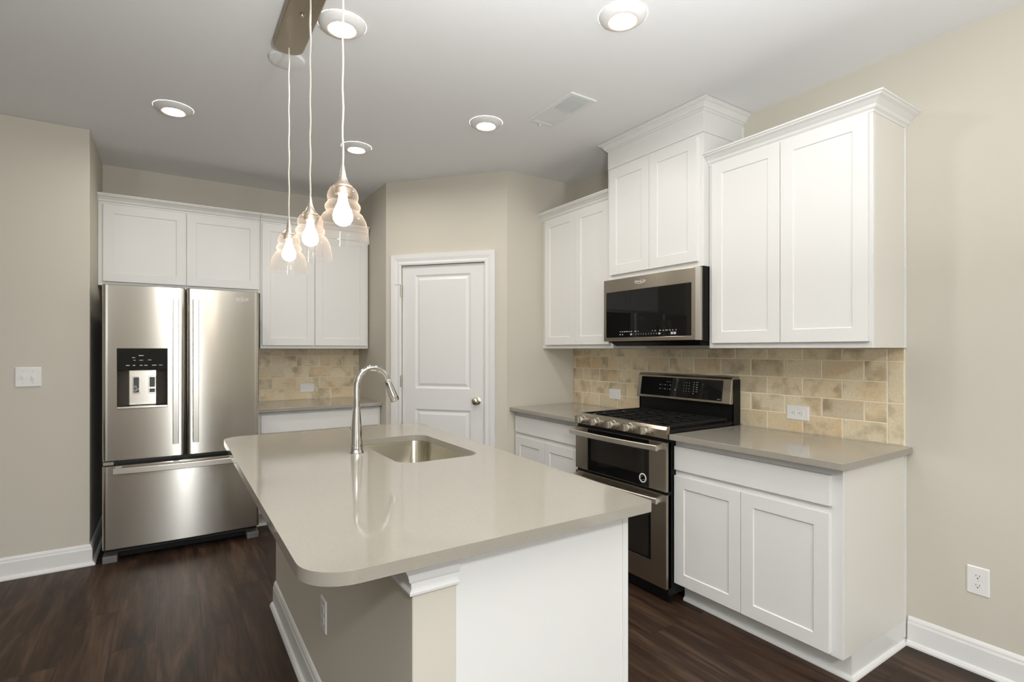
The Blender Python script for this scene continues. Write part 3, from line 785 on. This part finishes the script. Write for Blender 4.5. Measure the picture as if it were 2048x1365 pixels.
# oven doors
def oven_door(name, z0, z1, hole, win, hz):
    md = on_right(RX+.040)
    d = panel_door(MB(), md, ry0, ry1, z0, z1, .040, [hole], [(.0005, -.003)]).build(name, M['darksteel'], rg, bevel=.002)
    B(RX-.0002, RX+.0030, hole[0]+.001, hole[1]-.001, hole[2]+.001, hole[3]-.001).build('door_glass', M['glass'], d)
    wn = MB(); rr = rrect(win[0], win[1], win[2], win[3], .012, 4)
    wn.loft([[(RX-.0004, a, z) for a, z in rr], [(RX-.0012, a, z) for a, z in rr]], True, True, False); wn.build('oven_window', M['oglass'], d)
    h = MB(); n = 20; rings = []
    for i in range(n+1):
        yy = ry0+.018 + (ry1-ry0-.022)*i/n; x = RX-.052 - .022*math.sin(PI*i/n)
        rings.append([(x+q, yy, hz+z) for q, z in rrect(-.008, .008, -.015, .015, .003, 1)])
    h.loft(rings, True, True, True)
    for yy in (ry0+.034, ry1-.022): h.box(RX-.054, RX-.0005, yy-.012, yy+.012, hz-.011, hz+.011)
    h.build('handle', M['handle'], d)
    return d
ud = oven_door('upper_oven_door', .604, .868, (.958, 1.462, .606, .866), (.990, 1.430, .672, .826), .842)
ld = oven_door('lower_oven_door', .086, .588, (.945, 1.475, .212, .500), (.960, 1.460, .222, .490), .562)
bd = MB().lathe((RX-.0015, 1.000, .650), [(.026, 0), (.026, -.002), (.024, -.003), (.021, -.003), (.0205, -.0015)], 32, 'x'); bd = bd.build('badge', M['plate'], ud)
sw = MB()
for k in (0, PI):
    sw.tube([(RX-.004, 1.000+.012*math.cos(k+t), .650+.012*math.sin(k+t)*(.55+.45*t/2.4)) for t in [i*.24 for i in range(11)]], [.0032*(1-.07*i) for i in range(11)], 8)
sw.lathe((RX-.0024, 1.0, .650), [(.019, 0), (.019, -.0006)], 28, 'x')
sw.build('badge_swirl', M['chrome'], ud)

# ---------------------------------------------------------------- ceiling: downlights, disc, vent
def downlight(label, x, y):
    t = thing('recessed_light', label, 'ceiling light', (x, y, CEIL), 'recessed ceiling lights')
    MB().lathe((x, y, CEIL-.0005), [(.100, 0), (.0985, -.004), (.090, -.013), (.076, -.021), (.064, -.0255), (.0625, -.0255)], 40, cap0=False, cap1=False).build('trim_ring', M['trim'], t)
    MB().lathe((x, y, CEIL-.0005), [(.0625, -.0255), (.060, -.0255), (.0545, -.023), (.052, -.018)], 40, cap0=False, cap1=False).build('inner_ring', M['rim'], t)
    MB().lathe((x, y, CEIL-.0005), [(.0525, -.0185), (.035, -.0195), (.002, -.020)], 32, cap0=False).build('lens', M['lens'], t)
for lb, x, y in (('lit recessed ceiling light at far left, above the refrigerator side', -2.856, 2.557),
                 ('lit recessed ceiling light partly behind the nearest pendant cord', -2.254, 1.235),
                 ('lit recessed ceiling light nearest the camera, at the top right of centre', -1.288, .537),
                 ('lit recessed ceiling light left of the ceiling vent', -1.245, 1.742),
                 ('lit recessed ceiling light farthest back, just right of the pendant cords', -1.798, 2.563)):
    downlight(lb, x, y)
t = MB().lathe((-2.403, 1.650, CEIL-.0005), [(.080, 0), (.080, -.006), (.076, -.012), (.05, -.016), (.002, -.017)], 40, cap0=True).build('ceiling_disc', M['ceil'])
tag(t, 'unlit round white ceiling cover at the end of the pendant canopy', 'ceiling cover')

vx0, vx1, vy0, vy1 = -1.055, -.872, 1.152, 1.565
vt = thing('air_vent', 'white rectangular ceiling air register with half-open louvers', 'vent', ((vx0+vx1)/2, (vy0+vy1)/2, CEIL))
vmap = lambda a, b, z: (z, a, CEIL-.0005-b)
panel_door(MB(), vmap, vy0, vy1, vx0, vx1, .008, [(vy0+.03, vy0+.187, vx0+.028, vx1-.028), (vy0+.200, vy1-.03, vx0+.028, vx1-.028)], [(.0005, -.005)]).build('vent_frame', M['vent'], vt, bevel=.002)
lv1 = MB(); nl = 11
for i in range(nl):
    yy = vy0+.036 + i*.0142
    lv1.add([(vx0+.030, yy, CEIL-.0048), (vx1-.030, yy, CEIL-.0048), (vx1-.030, yy+.009, CEIL-.0105), (vx0+.030, yy+.009, CEIL-.0105), (vx0+.030, yy+.001, CEIL-.0042), (vx1-.030, yy+.001, CEIL-.0042), (vx1-.030, yy+.010, CEIL-.0099), (vx0+.030, yy+.010, CEIL-.0099)],
            [(0, 1, 2, 3), (4, 7, 6, 5), (0, 4, 5, 1), (1, 5, 6, 2), (2, 6, 7, 3), (3, 7, 4, 0)])
lv1.build('louvers', M['grey'], vt)
lv2 = MB()
for i in range(12):
    yy = vy0+.204 + i*.0148
    lv2.box(vx0+.030, vx1-.030, yy, yy+.0135, CEIL-.0068, CEIL-.0045)
lv2.build('closed_louvers', M['vent'], vt)
MB().tube([((vx0+vx1)/2-.01, vy1-.012, CEIL-.006), ((vx0+vx1)/2-.01, vy1-.010, CEIL-.026)], .003, 8).build('lever', M['vent'], vt)

# ---------------------------------------------------------------- pendant fixture
PX = -2.420; PYS = (.612, 1.066, 1.500)
pd = thing('pendant_light', 'three-pendant light fixture with clear seeded-glass bell shades above the island', 'pendant light', (PX, 1.06, CEIL))
cpy = MB(); rr = rrect(PX-.065, PX+.065, .555, 1.560, .052, 8); r2 = rrect(PX-.060, PX+.060, .560, 1.555, .048, 8)
cpy.loft([[(x, y, CEIL-.0005) for x, y in rr], [(x, y, CEIL-.020) for x, y in rr], [(x, y, CEIL-.026) for x, y in r2]], True, True, False)
cpn = cpy.build('canopy', M['canopy'], pd, bevel=.002)
for yy in (.84, 1.22): MB().lathe((PX, yy, CEIL-.0262), [(.007, 0), (.007, -.004), (.004, -.008), (.001, -.009)], 14).build('canopy_screw', M['chrome'], cpn)
first = []
for i, py in enumerate(PYS):
    zc_ = (0.0, .012, .016)[i]
    cdm = MB(); n = 26
    cdm.tube([(PX+.0012*math.sin(k*1.3+i)*(1 if 0 < k < n else 0), py+.0012*math.cos(k*1.7)*(1 if 0 < k < n else 0), 1.935+zc_+(CEIL-.026-1.935-zc_)*k/n) for k in range(n+1)], .0032, 8)
    cdm.build('cord', M['cord'], pd)
    s = MB().lathe((PX, py, 1.70+zc_), [(.0045, .240), (.006, .228), (.010, .205), (.017, .187), (.027, .176), (.030, .172), (.030, .169), (.024, .168), (.024, .150), (.022, .148)], 28)
    s = s.build('socket_cap', M['cap'], pd)
    MB().lathe((PX, py, 1.70+zc_), [(.013, .149), (.0135, .135), (.017, .120), (.026, .100), (.0305, .083), (.029, .070), (.022, .058), (.012, .052), (.002, .050)], 24).build('bulb', M['bulb'], s)
    prof = [(.031, .171), (.038, .166), (.045, .152), (.047, .140), (.045, .130), (.0425, .126), (.047, .122), (.0525, .114), (.0535, .108), (.0515, .100), (.0465, .095), (.050, .092), (.060, .083), (.070, .064), (.0765, .040), (.0785, .015), (.0795, .000), (.0780, .000)]
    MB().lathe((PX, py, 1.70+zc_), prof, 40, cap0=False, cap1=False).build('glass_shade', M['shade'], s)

# ---------------------------------------------------------------- switch plate and outlets
def plate(name, label, cat, mp, a, z, w_, h, kind, horiz, group=None, flip=1):
    t = thing(name, label, cat, mp(a, 0, z-h/2), group)
    rr = rrect(a-w_/2, a+w_/2, z-h/2, z+h/2, .004, 3); r2 = rrect(a-w_/2+.004, a+w_/2-.004, z-h/2+.004, z+h/2-.004, .003, 3)
    MB().loft([[mp(x, .0005, q) for x, q in rr], [mp(x, .003, q) for x, q in rr], [mp(x, .006, q) for x, q in r2]], True, True, False).build('cover_plate', M['plate'], t)
    def bx(nm, mt, u, v, du, dv, b0, b1):
        pts = [mp(a+u+su*du/2, b, z+v+sv*dv/2) for b in (b0, b1) for su, sv in ((-1, -1), (1, -1), (1, 1), (-1, 1))]
        return MB().add(pts, [(0, 3, 2, 1), (4, 5, 6, 7), (0, 1, 5, 4), (1, 2, 6, 5), (2, 3, 7, 6), (3, 0, 4, 7)]).build(nm, M[mt], t)
    if kind == 'switch':
        for k, s in enumerate((-.023, .023)):
            o = 1 if k == 0 else -1
            bx('toggle', 'plate', s, .004*o, .009, .020, .0055, .014)
            for v in (-.036, .036): bx('screw', 'mark', s, v, .005, .005, .0055, .0067)
    elif kind == 'outlet':
        for s in (-.0195, .0195):
            u, v = (s, 0) if horiz else (0, s)
            r_ = MB(); rr2 = rrect(a+u-(.0145 if horiz else .017), a+u+(.0145 if horiz else .017), z+v-(.017 if horiz else .0145), z+v+(.017 if horiz else .0145), .010, 5)
            r_.loft([[mp(x, .0055, q) for x, q in rr2], [mp(x, .0075, q) for x, q in rr2]], True, True, False)
            rc = r_.build('receptacle', M['plate'], t)
            sl_ = MB()
            for (p, q, dp, dq) in ((-.006, .003, .0018, .0075), (.006, .003, .0018, .006), (0, -.0075, .0045, .0045)):
                if horiz: p, q, dp, dq = -q*flip, p, dq, dp
                pts = [mp(a+u+p+su*dp/2, b, z+v+q+sv*dq/2) for b in (.0074, .0077) for su, sv in ((-1, -1), (1, -1), (1, 1), (-1, 1))]
                sl_.add(pts, [(0, 3, 2, 1), (4, 5, 6, 7), (0, 1, 5, 4), (1, 2, 6, 5), (2, 3, 7, 6), (3, 0, 4, 7)])
            sl_.build('slot', M['slot'], rc)
        bx('screw', 'mark', 0, 0, .004, .004, .0055, .0066)
    else:
        bx('rocker', 'plate', 0, 0, .066, .033, .0055, .0085)
        bx('screw', 'mark', -.042, 0, .004, .004, .0055, .0066); bx('screw', 'mark', .042, 0, .004, .004, .0055, .0066)
    return t
plate('light_switch', 'white double toggle switch plate on the beige left wall', 'light switch', on_back(YL), -3.590, 1.198, .119, .119, 'switch', False)
G = 'white outlet plates'
plate('wall_outlet', 'white upright outlet plate low on the bare right wall', 'outlet', on_right(0), -.262, .383, .076, .119, 'outlet', False, G)
plate('wall_outlet', 'white sideways outlet plate on the tile right of the range', 'outlet', on_right(.0087*-1), .495, 1.019, .120, .078, 'outlet', True, G)
plate('wall_outlet', 'white sideways outlet plate on the tile left of the range', 'outlet', on_right(.0087*-1), 1.899, 1.021, .120, .078, 'blank', True, G)
plate('wall_outlet', 'white sideways plate on the back-wall tile beside the refrigerator', 'outlet', on_back(YB-.0087), -1.837, 1.016, .120, .076, 'blank', True, G)
plate('wall_outlet', 'white outlet plate on the shaded side of the island half wall', 'outlet', on_right(IW0), .930, .400, .076, .119, 'outlet', False, G)
